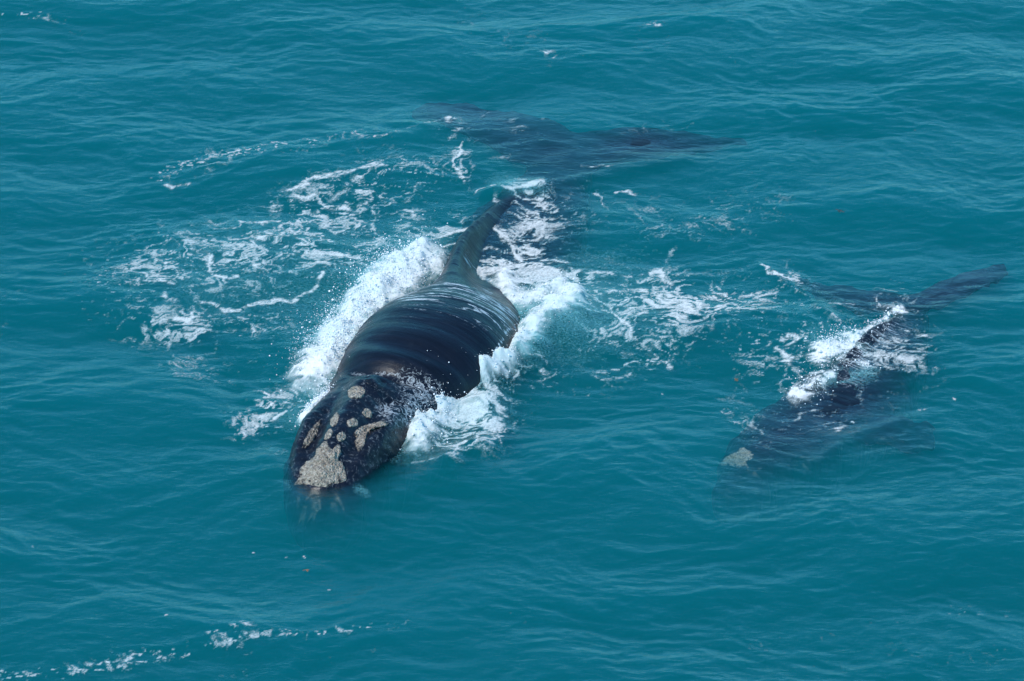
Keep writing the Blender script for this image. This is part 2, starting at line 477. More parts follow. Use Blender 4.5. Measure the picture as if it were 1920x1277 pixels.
def build_whale_mesh(stations, fluke, flippers, head_fn, voxel, flat=0.58, fs=(8.3, 9.8)):
    """stations: (u, v of the ground point under the spine, z of the back, half width, depth below the back of the widest line,
    depth from there to the belly, ridge offset, ridge height, ridge width)"""
    S = []
    for (u, v, zt, a, bt, bb, o, hr, wr) in stations:
        g = at(u, v, 0)
        S.append((g[0], g[1], zt, a, bt, bb, o, hr, wr))
    D = catmull(S, 10)
    D[:, 3] = np.maximum(D[:, 3], 0.05); D[:, 8] = np.maximum(D[:, 8], 0.05)
    seg = np.hypot(np.diff(D[:, 0]), np.diff(D[:, 1]))
    s = np.concatenate([[0], np.cumsum(seg)])
    T = np.gradient(D[:, :2], axis=0); T /= np.linalg.norm(T, axis=1)[:, None]
    R = np.stack([T[:, 1], -T[:, 0]], 1)          # to the right of the axis seen from above, looking tail-wards
    rings = []
    for i in range(len(D)):
        th = np.linspace(0, 2 * np.pi, 97)[:-1]
        x, y, zt, a, bt, bb, o, hr, wr = D[i]
        lat = a * np.sign(np.cos(th)) * np.abs(np.cos(th)) ** 0.9
        zc = zt - bt
        pw = 0.95 - flat * float(sstep(fs[0], fs[1], s[i]))
        z = zc + np.where(np.sin(th) > 0, bt * np.abs(np.sin(th)) ** pw, -bb * np.abs(np.sin(th)))
        up = np.clip(np.sin(th) * 1.6, 0, 1)
        z = z + up * hr * np.exp(-((lat - o) / wr) ** 2)
        z = z + up * head_fn(s[i], lat, a)
        rings.append(np.stack([x + R[i, 0] * lat, y + R[i, 1] * lat, z], 1))
    bm = bmesh.new()

    def add(vf):
        vs, fs = vf
        bv = [bm.verts.new(p) for p in vs]
        for f in fs:
            bm.faces.new([bv[k] for k in f])
    add(loft(rings))
    # flukes: spanwise sections (lead u,v, trail u,v, z, thickness)
    F = []
    for (lu, lv, tu, tv, z, t) in fluke:
        a_, b_ = at(lu, lv, z), at(tu, tv, z)
        F.append((*a_[:2], *b_[:2], z, t))
    F = catmull(F, 6)
    rr = []
    for (lx, ly, tx, ty, z, t) in F:
        th = np.linspace(0, 2 * np.pi, 25)[:-1]
        c = (1 - np.cos(th)) / 2
        zz = np.sin(th) * t * (1.15 - 0.6 * c)
        rr.append(np.stack([lx + (tx - lx) * c, ly + (ty - ly) * c, z + zz], 1))
    add(loft(rr))
    for pts in flippers:                          # (x,y,z,chord,thick) tuples in world space
        rr = []
        P = catmull(pts, 5)
        for (x, y, z, ch, t) in P:
            th = np.linspace(0, 2 * np.pi, 21)[:-1]
            rr.append(np.stack([x + 0.3 * ch * np.cos(th), y + 0.95 * ch * np.cos(th), z + t * np.sin(th)], 1))
        add(loft(rr))
    bmesh.ops.recalc_face_normals(bm, faces=bm.faces)
    me = bpy.data.meshes.new('tmp'); bm.to_mesh(me); bm.free()
    o = bpy.data.objects.new('tmp', me); scene.collection.objects.link(o)
    md = o.modifiers.new('r', 'REMESH'); md.mode = 'VOXEL'; md.voxel_size = voxel; md.adaptivity = 0
    sm = o.modifiers.new('s', 'SMOOTH'); sm.factor = 0.5; sm.iterations = 6
    dg = bpy.context.evaluated_depsgraph_get()
    ev = o.evaluated_get(dg); m2 = bpy.data.meshes.new_from_object(ev)
    bpy.data.objects.remove(o); bpy.data.meshes.remove(me)
    n = len(m2.vertices); co = np.empty(n * 3, np.float32); m2.vertices.foreach_get('co', co); co = co.reshape(-1, 3).astype(float)
    # spine coordinates of each vertex
    best = np.full(n, 1e9); along = np.zeros(n); across = np.zeros(n); half = np.ones(n)
    for i in range(len(D)):
        dx = co[:, 0] - D[i, 0]; dy = co[:, 1] - D[i, 1]
        d = dx * dx + dy * dy
        k = d < best
        best[k] = d[k]; al_ = dx * T[i, 0] + dy * T[i, 1]
        along[k] = (s[i] + al_)[k]; across[k] = (dx * R[i, 0] + dy * R[i, 1])[k]; half[k] = D[i, 3]
    return m2, co, along, across, half, s


def finish_whale(name, label, m2, co, along, across, film, mott, root_xy, group):
    m2.vertices.foreach_set('co', co.astype(np.float32).ravel())
    for an, av in (('along', along), ('across', across), ('film', film), ('mottle', mott)):
        a = m2.attributes.new(an, 'FLOAT', 'POINT'); a.data.foreach_set('value', av.astype(np.float32))
    m2.polygons.foreach_set('use_smooth', np.ones(len(m2.polygons), dtype=bool))
    m2.materials.clear(); m2.materials.append(M_SKIN); m2.name = name; m2.update()
    root = bpy.data.objects.new(name, None); scene.collection.objects.link(root)
    body = bpy.data.objects.new('body', m2); scene.collection.objects.link(body); body.parent = root
    tag(root, label, 'whale', group)
    return root, body


def vnormals(me):
    n = len(me.vertices); a = np.empty(n * 3, np.float32); me.vertices.foreach_get('normal', a)
    return a.reshape(-1, 3).astype(float)


def G(x, c, w):
    return np.exp(-((x - c) / w) ** 2)


# --- mother: stations from the snout to the tail stock
MOTHER = [
    (586, 942, -0.50, 0.22, 0.30, 0.3, 0, 0, .5),
    (591, 928, -0.22, 0.44, 0.45, 0.5, 0, 0, .5),
    (600, 910, 0.10, 0.62, 0.60, 0.8, 0, 0, .5),
    (622, 872, 0.34, 0.82, 0.72, 1.2, 0, 0, .5),
    (649, 836, 0.46, 0.97, 0.85, 1.6, 0, 0, .5),
    (677, 800, 0.56, 1.03, 0.95, 1.6, 0, 0, .5),
    (706, 768, 0.58, 1.10, 1.00, 1.7, 0, 0, .5),
    (742, 730, 0.72, 1.24, 1.05, 1.8, 0, 0, .5),
    (784, 690, 0.86, 1.42, 1.10, 1.9, 0, 0, .5),
    (824, 645, 0.86, 1.46, 1.10, 1.9, 0, 0, .5),
    (856, 600, 0.60, 1.30, 0.95, 1.8, -.1, 0.10, .5),
    (888, 558, 0.20, 1.14, 0.8, 1.6, -0.42, 0.36, .36),
    (915, 520, -0.02, 1.22, 0.75, 1.4, -0.60, 0.52, .25),
    (944, 470, -0.05, 1.26, 0.7, 1.2, -0.70, 0.42, .21),
    (970, 425, -0.05, 1.20, 0.65, 1.0, -0.64, 0.26, .18),
    (996, 380, -0.07, 1.05, 0.55, 0.9, -0.50, 0.10, .20),
    (1022, 340, -0.10, 0.80, 0.46, 0.7, 0, 0, .3),
    (1042, 305, -0.13, 0.62, 0.36, 0.5, 0, 0, .3),
    (1060, 275, -0.26, 0.32, 0.22, 0.25, 0, 0, .3),
]
MFLUKE = [
    (776, 224, 770, 204, -0.26, .05), (830, 240, 812, 192, -0.20, .08), (900, 268, 880, 196, -0.18, .08), (975, 304, 960, 206, -0.17, .09),
    (1045, 326, 1040, 226, -0.17, .10), (1072, 326, 1066, 244, -0.17, .10), (1110, 322, 1110, 242, -0.17, .09), (1190, 300, 1195, 238, -0.14, .12),
    (1280, 290, 1275, 246, -0.18, .09), (1350, 281, 1345, 256, -0.24, .07), (1405, 274, 1402, 260, -0.32, .04),
]


def mother_head(s, lat, a):
    """rostrum ridge, lip humps and the groove between them, blowhole mound, neck fold"""
    q = lat / max(a, 0.1)
    hd = np.exp(-((s - 2.0) / 1.35) ** 2)
    z = hd * (0.16 * np.exp(-(q / 0.28) ** 2) - 0.11 * (np.exp(-((q - 0.42) / 0.16) ** 2) + np.exp(-((q + 0.45) / 0.14) ** 2)))
    z = z + 0.20 * np.exp(-((s - 1.9) / 0.85) ** 2) * np.exp(-((q - 0.72) / 0.26) ** 2)
    z = z + 0.22 * np.exp(-((s - 1.9) / 0.75) ** 2) * np.exp(-((q + 0.78) / 0.20) ** 2)
    z = z + 0.15 * np.exp(-((s - 3.20) / 0.26) ** 2) * np.exp(-(q / 0.40) ** 2)      # blowhole mound
    for c0 in (-0.09, 0.20):                                                          # the two slits
        z = z - 0.13 * np.exp(-((s - 3.26) / 0.085) ** 2) * np.exp(-((lat - c0) / 0.10) ** 2)
    z = z - 0.19 * np.exp(-((s - 3.70 - 0.40 * lat ** 2) / 0.15) ** 2) * np.exp(-(q / 0.95) ** 2)   # fold behind the head
    z = z + 0.05 * np.exp(-((s - 4.10 - 0.3 * lat ** 2) / 0.16) ** 2) - 0.025 * np.exp(-((s - 4.45 - 0.2 * lat ** 2) / 0.12) ** 2)
    z = z + 0.022 * np.exp(-((s - 4.80 - 0.1 * lat) / 0.16) ** 2) - 0.018 * np.exp(-((s - 5.25) / 0.14) ** 2)
    return z

bw = at(720, 800)
flip_l = [(bw[0] - 1.0, bw[1] + 0.6, -1.3, .45, .16), (bw[0] - 1.9, bw[1] + 0.5, -1.6, .6, .14), (bw[0] - 2.7, bw[1] + 0.3, -2.0, .45, .08)]
flip_r = [(bw[0] + 1.2, bw[1] + 0.2, -1.3, .45, .16), (bw[0] + 2.1, bw[1] - 0.2, -1.6, .6, .14), (bw[0] + 2.9, bw[1] - 0.6, -2.0, .45, .08)]
m2, co, al_, ac_, hf_, s_ = build_whale_mesh(MOTHER, MFLUKE, [flip_l, flip_r], mother_head, 0.045)
nrm = vnormals(m2)
U_, V_ = to_px(co[:, 0], co[:, 1], co[:, 2])
sub = sstep(-0.05, -0.25, co[:, 2])
co[:, 0] += sub * 0.10 * fbm(co[:, 0] * 1.6, co[:, 1] * 1.6, 3, 55) * 2; co[:, 1] += sub * 0.16 * fbm(co[:, 0] * 1.8, co[:, 1] * 1.4, 3, 56) * 2
disp = 0.010 * (1 - 0.5 * sstep(7.5, 9, al_)) * fbm(al_ * 2.2, ac_ * 0.5, 4, 5) * 2
disp += 0.006 * np.sin(al_ * 9 + 2 * fbm(al_, ac_ * 0.4, 2, 9)) * sstep(3.7, 4.4, al_) * (1 - 0.75 * sstep(7.5, 9, al_))
hump = sstep(3.7, 3.4, al_)
disp += hump * 0.016 * fbm(co[:, 0] * 4, co[:, 1] * 4 + co[:, 2] * 3, 4, 15, .6) * 2
co = co + nrm * disp[:, None]
# films of white water lying across the back
PU = U_ + 9 * pn(co[:, 0] * 1.5, co[:, 1] * 1.5, 5); PV = V_ + 7 * pn(co[:, 0] * 1.5, co[:, 1] * 1.5, 6)
band = np.exp(-(stroke_dist(PU, PV, [(760, 550), (850, 546), (950, 590)], 1.6) / 46) ** 2)
backm = np.exp(-(stroke_dist(PU, PV, [(700, 600), (840, 590), (950, 625)], 1.6) / 28) ** 2)
film = np.clip(0.95 * band + 0.40 * backm, 0, 1)
for ln in ([(870, 478), (874, 495), (900, 515), (930, 528)], [(800, 525), (860, 532), (920, 545)], [(745, 560), (830, 562), (900, 570), (960, 590)], [(970, 600), (945, 640), (930, 660)]):
    film = np.maximum(film, np.exp(-(stroke_dist(PU, PV, ln, 1.0) / 6) ** 2))
film = np.where(co[:, 2] < -0.35, 0, film)
mott = np.exp(-(stroke_dist(PU, PV, [(770, 715), (800, 735), (765, 775), (730, 770)], 1.0) / 34) ** 2)
mott = np.maximum(mott, 0.9 * np.exp(-(stroke_dist(PU, PV, [(665, 704), (700, 700), (740, 703), (800, 712), (825, 722)], 1.0) / 6) ** 2))
mott = np.maximum(mott, 0.8 * np.exp(-(stroke_dist(PU, PV, [(700, 776), (720, 784), (750, 800)], 1.0) / 7) ** 2))
mott = 0.74 * mott
mott = np.maximum(mott, 0.33 * sstep(3.5, 3.2, al_)) * sstep(-0.12, 0.05, co[:, 2])
mother, mbody = finish_whale('right_whale', 'huge black right whale with pale crusty head and broad back out of the water', m2, co, al_, ac_, film, mott, None, 'right whales swimming in the bay')

# --- calf
CALF = [
    (1356, 884, -0.32, 0.15, 0.2, 0.3, 0, 0, .5),
    (1376, 872, -0.31, 0.38, 0.3, 0.5, 0, 0, .5),
    (1420, 838, -0.15, 0.66, 0.42, 0.8, 0, 0, .5),
    (1470, 804, -0.06, 0.88, 0.5, 0.9, 0, 0, .5),
    (1522, 768, -0.07, 1.0, 0.55, 1.0, 0, 0, .5),
    (1576, 728, -0.07, 1.0, 0.6, 1.0, -.1, 0.03, .35),
    (1620, 690, -0.05, 0.86, 0.6, 1.0, -.40, 0.08, .26),
    (1654, 654, -0.02, 0.74, 0.55, 0.9, -.42, 0.16, .20),
    (1680, 622, -0.02, 0.58, 0.5, 0.8, -.33, 0.15, .17),
    (1697, 595, -0.06, 0.40, 0.4, 0.6, -.14, 0.06, .16),
    (1710, 575, -0.10, 0.28, 0.3, 0.4, 0, 0.02, .2),
    (1718, 560, -0.12, 0.20, 0.2, 0.2, 0, 0, .2),
]
CFLUKE = [
    (1496, 544, 1488, 524, -0.28, .04), (1540, 562, 1525, 526, -0.19, .07), (1610, 584, 1600, 540, -0.13, .09), (1690, 592, 1680, 550, -0.11, .11),
    (1725, 588, 1720, 548, -0.10, .11), (1775, 572, 1765, 526, -0.09, .09), (1840, 544, 1830, 506, -0.11, .07), (1893, 514, 1888, 496, -0.18, .04),
]
cb_ = at(1560, 790)
cfl = [(cb_[0] + .4, cb_[1] + .3, -.30, .40, .10), (cb_[0] + 1.0, cb_[1] + .1, -.24, .62, .08), (cb_[0] + 1.7, cb_[1] - .2, -.36, .46, .05)]
cfl2 = [(cb_[0] - .6, cb_[1] + .4, -.7, .22, .08), (cb_[0] - 1.1, cb_[1] + .4, -.95, .34, .07), (cb_[0] - 1.6, cb_[1] + .3, -1.25, .24, .04)]
m3, co, al_, ac_, hf_, s_ = build_whale_mesh(CALF, CFLUKE, [cfl, cfl2], lambda s, l, a: 0.06 * math.exp(-((s - 1.2) / .6) ** 2) * np.exp(-(l / a / .35) ** 2), 0.035, 0.5, (0.8, 1.8))
nrm = vnormals(m3)
sub = sstep(0.0, -0.2, co[:, 2])
co[:, 0] += sub * 0.09 * fbm(co[:, 0] * 2.2, co[:, 1] * 2.2, 3, 57) * 2; co[:, 1] += sub * 0.16 * fbm(co[:, 0] * 2.2, co[:, 1] * 1.8, 3, 58) * 2
co[:, 2] += sub * 0.03 * fbm(co[:, 0] * 2.5, co[:, 1] * 3.5, 3, 59) * 2
co = co + nrm * (0.006 * fbm(al_ * 2.2, ac_ * 0.6, 4, 5) * 2)[:, None]
U_, V_ = to_px(co[:, 0], co[:, 1], co[:, 2])
cl = 1 - np.abs(fbm(al_ * 2.6, ac_ * 0.8, 3, 43)) * 5.5
film = np.exp(-(stroke_dist(U_, V_, [(1600, 690), (1680, 620)], 1) / 55) ** 2) * 0.8
film = np.where(co[:, 2] < -0.25, 0, film)
calf, cbody = finish_whale('right_whale', 'smaller dark whale calf mostly under water, only its thin back ridge showing', m3, co, al_, ac_, film, film * .6, None, 'right whales swimming in the bay')


# --- callosities, laid on the skin
def bvh_of(o):
    return BVHTree.FromPolygons([v.co for v in o.data.vertices], [p.vertices for p in o.data.polygons])

BV_M, BV_C = bvh_of(mbody), bvh_of(cbody)


def crust(name, parent, bvh, outline, height, mat=None, seed=1, label=None, nr=16, na=56):
    """a lumpy crust over the skin inside an outline given in photo points"""
    o = np.array(outline, float); c = o.mean(0)
    oc = catmull(np.vstack([o, o[:1]]), 8)
    ang = np.linspace(0, len(oc) - 1, na + 1)[:-1]
    rim = np.stack([np.interp(ang, np.arange(len(oc)), oc[:, k]) for k in (0, 1)], 1)
    P = []; idx = []
    for i in range(nr + 1):
        f = i / nr
        for j in range(na):
            wob = 1 + (0.12 * pn(np.array([j * .35]), np.array([seed * 3.3]), seed)[0] + 0.12 * pn(np.array([j * 1.1]), np.array([seed * 5.3]), seed)[0]) * f
            p = c + (rim[j] - c) * f * wob
            P.append((p[0], p[1], f))
    verts = []; last = None
    for (u, v, f) in P:
        d = Vector(ray(u, v)); hit, nn, _, _ = bvh.ray_cast(Vector(CAM), d)
        if hit is None or (last is not None and (hit - last).length > 1.2):
            hit, nn = (last, lastn)
        last, lastn = hit.copy(), nn.copy()
        verts.append((hit, nn, f))
    vv = []
    hx = np.array([v[0].x for v in verts]); hy = np.array([v[0].y + v[0].z for v in verts])
    lump = np.abs(fbm(hx * 6, hy * 6, 3, seed, .65)) * 2.6
    for k, (hit, nn, f) in enumerate(verts):
        e = (1 - f ** 4) ** 0.5 if f < 1 else 0
        hh = height * e * (0.55 + 0.9 * lump[k]) - (0.03 if f >= 1 else 0)
        vv.append(tuple(hit + nn * hh))
    F = []
    for i in range(nr):
        for j in range(na):
            F.append((i * na + j, i * na + (j + 1) % na, (i + 1) * na + (j + 1) % na, (i + 1) * na + j))
    ob = mesh_np(name, vv, F, mat or M_CALL, parent, {'rim': [v[2] for v in verts]})
    if label: ob['label'] = label
    return ob


def ell(u, v, rx, ry, rot=0, n=10, wob=0.12, seed=0):
    r = random.Random(seed); a0 = math.radians(rot); out = []
    for k in range(n):
        t = 2 * math.pi * k / n; q = 1 + r.uniform(-wob, wob)
        x, y = rx * q * math.cos(t), ry * q * math.sin(t)
        out.append((u + x * math.cos(a0) - y * math.sin(a0), v + x * math.sin(a0) + y * math.cos(a0)))
    return out

crust('bonnet', mother, BV_M, [(552, 910), (563, 878), (585, 860), (598, 838), (612, 826), (622, 842), (636, 830), (640, 850), (636, 862), (650, 884), (646, 904), (600, 916)], 0.05, seed=2, label='large pale crusted callosity on the tip of the snout')
for k, (u, v, rx, ry, rot, h, lb) in enumerate([
    (668, 737, 15, 11, -15, .05, 'rounded grey callosity just in front of the blowholes'),
    (689, 775, 10, 7, 30, .03, None), (661, 793, 9, 8, 0, .04, None), (628, 787, 6, 13, 25, .03, None),
    (616, 816, 5, 10, 40, .03, None), (640, 819, 8, 8, 0, .04, 'small round yellowish callosity in the middle of the head')]):
    crust('callosity', mother, BV_M, ell(u, v, rx * 1.18, ry * 1.18, rot, seed=k), h * .75, seed=5 + k, label=lb, nr=8, na=32)
crust('lip_callosity', mother, BV_M, [(664, 818), (668, 806), (684, 796), (706, 792), (728, 792), (726, 798), (704, 804), (690, 816), (684, 832), (674, 846), (666, 836)], 0.05, seed=21)
crust('lip_callosity', mother, BV_M, [(566, 840), (574, 818), (588, 798), (600, 788), (600, 800), (590, 822), (578, 838)], 0.04, seed=22)
crust('blowhole', mother, BV_M, ell(716, 722, 12, 6, -20, seed=4), 0.004, M_DARK, seed=31, nr=6, na=24)
crust('blowhole', mother, BV_M, ell(690, 715, 9, 5, 25, seed=6), 0.004, M_DARK, seed=32, nr=6, na=24)
crust('bonnet', calf, BV_C, [(1348, 872), (1362, 856), (1380, 848), (1392, 838), (1408, 846), (1414, 858), (1400, 868), (1404, 878), (1376, 876)], 0.03, seed=41)

# ------------------------------------------------------------------ foam on the sea, plus glints painted as foam specks
AREAS = [  # broad lacy fields: points, radius, strength
    ([(300, 500), (480, 480), (660, 450)], 85, .40), ([(250, 610), (420, 620), (520, 590)], 40, .34),
    ([(560, 390), (680, 350), (780, 330)], 52, .34), ([(740, 400), (840, 430)], 40, .20),
    ([(320, 320), (460, 290), (620, 262), (760, 240)], 22, .24), ([(430, 700), (330, 680)], 40, .18),
    ([(1010, 530), (1180, 560), (1280, 560)], 62, .46), ([(1130, 640), (1260, 640)], 55, .26),
    ([(1280, 580), (1400, 560), (1490, 545)], 38, .40), ([(1140, 700), (1220, 680)], 30, .28),
    ([(940, 720), (1050, 730)], 30, .16), ([(1100, 400), (1300, 430), (1430, 380)], 60, .17),
    ([(1380, 600), (1450, 640)], 50, .16),
    ([(990, 370), (1000, 430), (970, 490)], 50, .50), ([(905, 500), (1030, 505)], 26, .60),
    ([(850, 240), (870, 320)], 30, .26), ([(940, 215), (1010, 235)], 26, .20),
    ([(300, 1230), (440, 1205)], 18, .32), ([(130, 1262), (245, 1245)], 16, .34), ([(0, 1268), (80, 1262)], 12, .42),
    ([(460, 1200), (690, 1182)], 11, .38), ([(400, 1190), (460, 1175)], 12, .3), ([(700, 1185), (760, 1170)], 14, .2),
    ([(0, 32), (140, 36)], 5, .1), ([(880, 60), (1010, 100)], 40, .15), ([(1000, 95), (1040, 110)], 10, .3), ([(1210, 45), (1250, 50)], 8, .35),
    ([(1180, 240), (1290, 235)], 22, .14),
    ([(1440, 700), (1600, 720), (1720, 660)], 60, .22), ([(1600, 600), (1720, 580)], 36, .20), ([(1650, 645), (1710, 690)], 34, .20),
    ([(1400, 790), (1560, 780)], 30, .2), ([(1350, 760), (1440, 830)], 22, .14), ([(1640, 545), (1740, 545)], 22, .16),
    ([(1520, 620), (1480, 640)], 14, .4), ([(455, 800), (500, 760), (560, 740)], 34, .42),
    ([(810, 790), (880, 795), (890, 750)], 58, .78), ([(850, 850), (930, 820)], 24, .42), ([(880, 720), (950, 700)], 20, .4),
    ([(470, 840), (540, 860)], 20, .16), ([(850, 480), (790, 490)], 20, .3), ([(820, 440), (880, 400)], 16, .25),
    ([(960, 640), (1010, 700)], 40, .2), ([(1480, 500), (1560, 620)], 16, .2),
]
STREAKS = [
    ([(885, 716), (912, 735), (932, 775), (930, 812), (900, 842)], 8, .85), ([(800, 830), (850, 842), (890, 832)], 6, .7), ([(850, 760), (880, 775), (905, 800)], 7, .75),
    ([(1492, 700), (1520, 706)], 6, .7), ([(1600, 700), (1650, 704)], 5, .6), ([(1610, 665), (1660, 668)], 4, .7), ([(1640, 640), (1690, 642)], 3, .7), ([(1650, 618), (1700, 622)], 3, .65),  # drawn shapes: points, radius, strength
    ([(542, 348), (600, 333), (660, 330), (726, 312)], 6, .80), ([(545, 362), (575, 368), (596, 360)], 8, .85),
    ([(625, 372), (648, 352), (672, 340)], 9, .80), ([(622, 386), (652, 387)], 6, 1.1),
    ([(450, 418), (485, 416), (522, 408)], 7, .85), ([(506, 395), (524, 380)], 5, .7), ([(520, 420), (530, 440), (532, 450)], 6, .85),
    ([(378, 473), (420, 468), (470, 452), (515, 440)], 15, .72), ([(395, 488), (402, 512), (432, 526), (448, 520)], 6, 1.0),
    ([(376, 572), (430, 578), (480, 572), (520, 562), (560, 558), (588, 540), (600, 510)], 6, .92),
    ([(578, 473), (600, 478), (668, 483)], 5, .95), ([(590, 488), (615, 495)], 5, .9), ([(470, 500), (500, 503)], 7, .95),
    ([(288, 520), (308, 526), (325, 530)], 5, .95), ([(322, 598), (344, 602), (360, 592)], 5, 1.0), ([(300, 545), (312, 565), (325, 565)], 7, .8),
    ([(345, 612), (420, 615), (490, 605)], 6, .66), ([(335, 452), (368, 450)], 5, .8), ([(296, 480), (325, 475)], 4, .8),
    ([(310, 350), (320, 358), (345, 350)], 7, .62), ([(318, 330), (340, 312), (360, 305)], 5, .5), ([(484, 276), (520, 268), (560, 266)], 5, .6),
    ([(730, 395), (765, 392), (785, 402)], 4, .85), ([(740, 415), (760, 410)], 3, .7), ([(765, 432), (775, 440), (795, 436), (780, 424)], 3, .75),
    ([(1060, 515), (1110, 508), (1150, 512), (1180, 520)], 5, .95), ([(1200, 518), (1232, 512), (1262, 530)], 8, .95), ([(1230, 545), (1250, 560), (1265, 575)], 9, .95),
    ([(1120, 540), (1160, 548), (1210, 545)], 7, .9), ([(1140, 578), (1158, 600), (1185, 618)], 5, .95), ([(1175, 580), (1220, 575), (1260, 580)], 5, .85),
    ([(1290, 575), (1330, 590)], 4, .9), ([(1310, 558), (1360, 560), (1390, 555)], 6, .75), ([(1400, 560), (1440, 555), (1460, 545)], 8, .8),
    ([(1160, 668), (1205, 668)], 9, .55), ([(1245, 675), (1258, 690)], 7, .7), ([(1210, 650), (1240, 640)], 6, .6), ([(1130, 708), (1190, 700)], 5, .6),
    ([(1000, 680), (1016, 684), (1010, 695)], 4, .9), ([(1255, 520), (1250, 490), (1270, 465)], 5, .62), ([(1420, 495), (1440, 508), (1470, 520), (1498, 525)], 3, .95),
    ([(1490, 550), (1510, 562)], 3, .8), ([(1150, 360), (1175, 358), (1200, 362)], 4, .8), ([(1115, 355), (1130, 375), (1140, 390)], 4, .65),
    ([(905, 358), (930, 350), (965, 352), (1000, 345), (1014, 338)], 8, 1.1), ([(933, 362), (945, 380), (935, 396)], 5, .9),
    ([(1000, 372), (1030, 385), (1045, 400)], 5, .8), ([(1020, 410), (1028, 430), (1012, 450)], 5, .8), ([(925, 430), (945, 445), (970, 462)], 10, 1.0),
    ([(950, 470), (1000, 480), (1060, 490)], 4, .8), ([(870, 478), (905, 465), (935, 470)], 4, .8), ([(880, 490), (900, 510), (930, 540)], 6, .8),
    ([(832, 222), (842, 226)], 7, 1.1), ([(845, 268), (858, 262)], 9, .55), ([(868, 275), (850, 300), (855, 318), (870, 330)], 3, .9),
    ([(925, 298), (950, 296)], 7, .75), ([(705, 262), (760, 250), (825, 228)], 3, .7), ([(1090, 312), (1140, 310)], 3, .7),
    ([(900, 218), (925, 205)], 3, .5), ([(228, 1252), (238, 1240), (255, 1232)], 4, .8), ([(290, 1228), (305, 1232)], 5, .7),
    ([(335, 1234), (350, 1228)], 4, .7), ([(405, 1205), (430, 1208)], 4, .65), ([(80, 34), (110, 36)], 3, .55),
    ([(780, 455), (840, 440), (880, 428), (886, 415)], 4, .95), ([(800, 490), (850, 455), (880, 440)], 3, .8),
    ([(1465, 645), (1480, 630), (1495, 640), (1480, 655)], 6, .95), ([(1462, 662), (1480, 680), (1500, 672)], 6, .95),
    ([(1560, 600), (1575, 612)], 7, .7), ([(1640, 560), (1650, 575)], 3, .8), ([(1555, 575), (1590, 578)], 4, .65),
    ([(1700, 630), (1730, 632)], 4, .8), ([(1680, 645), (1720, 650)], 3, .8), ([(1400, 705), (1420, 708)], 5, .5), ([(1350, 765), (1365, 768)], 4, .6),
    ([(1720, 766), (1735, 766)], 4, .9), ([(1568, 798), (1585, 790)], 5, .7), ([(1500, 775), (1530, 770)], 5, .7), ([(1545, 730), (1570, 740)], 6, .8),
    ([(488, 730), (512, 735)], 6, .8), ([(495, 745), (510, 760)], 5, .85), ([(515, 780), (545, 765)], 6, 1.0), ([(450, 800), (460, 820)], 5, .8),
    ([(470, 790), (495, 795)], 5, .7), ([(930, 770), (925, 800), (935, 822), (915, 835)], 5, .8), ([(905, 730), (915, 735), (912, 745)], 6, 1.0),
    ([(850, 860), (900, 848), (930, 828)], 4, .7), ([(770, 870), (830, 868)], 4, .5),
    ([(1787, 745), (1792, 747)], 1.7, 1.1), ([(1597, 787), (1601, 788)], 1.7, 1.1), ([(1240, 735), (1242, 736)], 1.6, 1.1), ([(310, 1160), (314, 1161)], 1.8, 1.1),  # glints on the water, painted in as tiny white foam specks
    ([(615, 1102), (619, 1102)], 2, 1.1), ([(200, 1246), (204, 1246)], 2, 1.1), ([(60, 1026), (62, 1027)], 1.6, 1.0), ([(475, 1030), (477, 1031)], 1.6, 1.0), ([(535, 1036), (537, 1037)], 1.6, 1.0), ([(568, 1034), (571, 1036)], 1.8, 1.0),  # more painted glints, white specks in place of sparkle on the waves
]
SPLASH = [  # name, label, points, radius, height (m), strength, droplets, spray height
    ('splash', 'tall white burst of spray along the left flank of the large whale', [(592, 700), (624, 664), (658, 618), (698, 568), (742, 526), (795, 494)], 44, .30, 1.35, 6500, .40),
    ('splash', 'thick white rolling foam breaking against the right flank of the large whale', [(846, 700), (905, 703), (960, 672), (1000, 622), (1030, 585), (1075, 560)], 25, .22, 1.35, 900, .12),
    ('splash', 'churned white water right of the narrow middle of the large whale', [(945, 530), (975, 565), (1000, 560), (1050, 545)], 24, .14, 1.15, 500, .10),
    ('splash', 'white curling bow wave right of the head of the large whale', [(838, 712), (822, 742), (796, 776), (782, 812)], 38, .26, 1.15, 1200, .16),
    ('splash', 'small white spray left of the head of the large whale', [(626, 745), (604, 770), (580, 796)], 17, .24, 1.15, 1300, .26),
    ('splash', 'thin white streak of spray along the back ridge of the calf towards its tail', [(1688, 584), (1650, 611), (1618, 634)], 9, .04, .9, 350, .08),
    ('splash', 'white spray heaped left of the back of the calf', [(1604, 644), (1574, 650), (1536, 668)], 22, .08, 1.1, 900, .16),
    ('splash', 'white foam patch over the shoulders of the calf', [(1494, 740), (1522, 720), (1552, 703)], 20, .05, 1.1, 400, .10),
    ('splash', 'thin foam crossing the back of the calf behind its shoulders', [(1560, 672), (1600, 678), (1640, 690)], 8, .02, .62, 100, .05),
]
MILK = [([(640, 640), (700, 540), (780, 480)], 60, .34), ([(960, 600), (1060, 580)], 70, .40), ([(900, 705), (1000, 650)], 24, .5), ([(780, 800), (880, 770)], 60, .32), ([(1560, 706), (1630, 704)], 16, .30),
        ([(1540, 640), (1600, 640)], 26, .22), ([(560, 780), (610, 740)], 30, .3), ([(668, 922), (684, 926)], 9, .3), ([(950, 345), (1000, 350)], 20, .25),
        ([(400, 500), (600, 520)], 130, .10), ([(1150, 570)], 120, .12)]

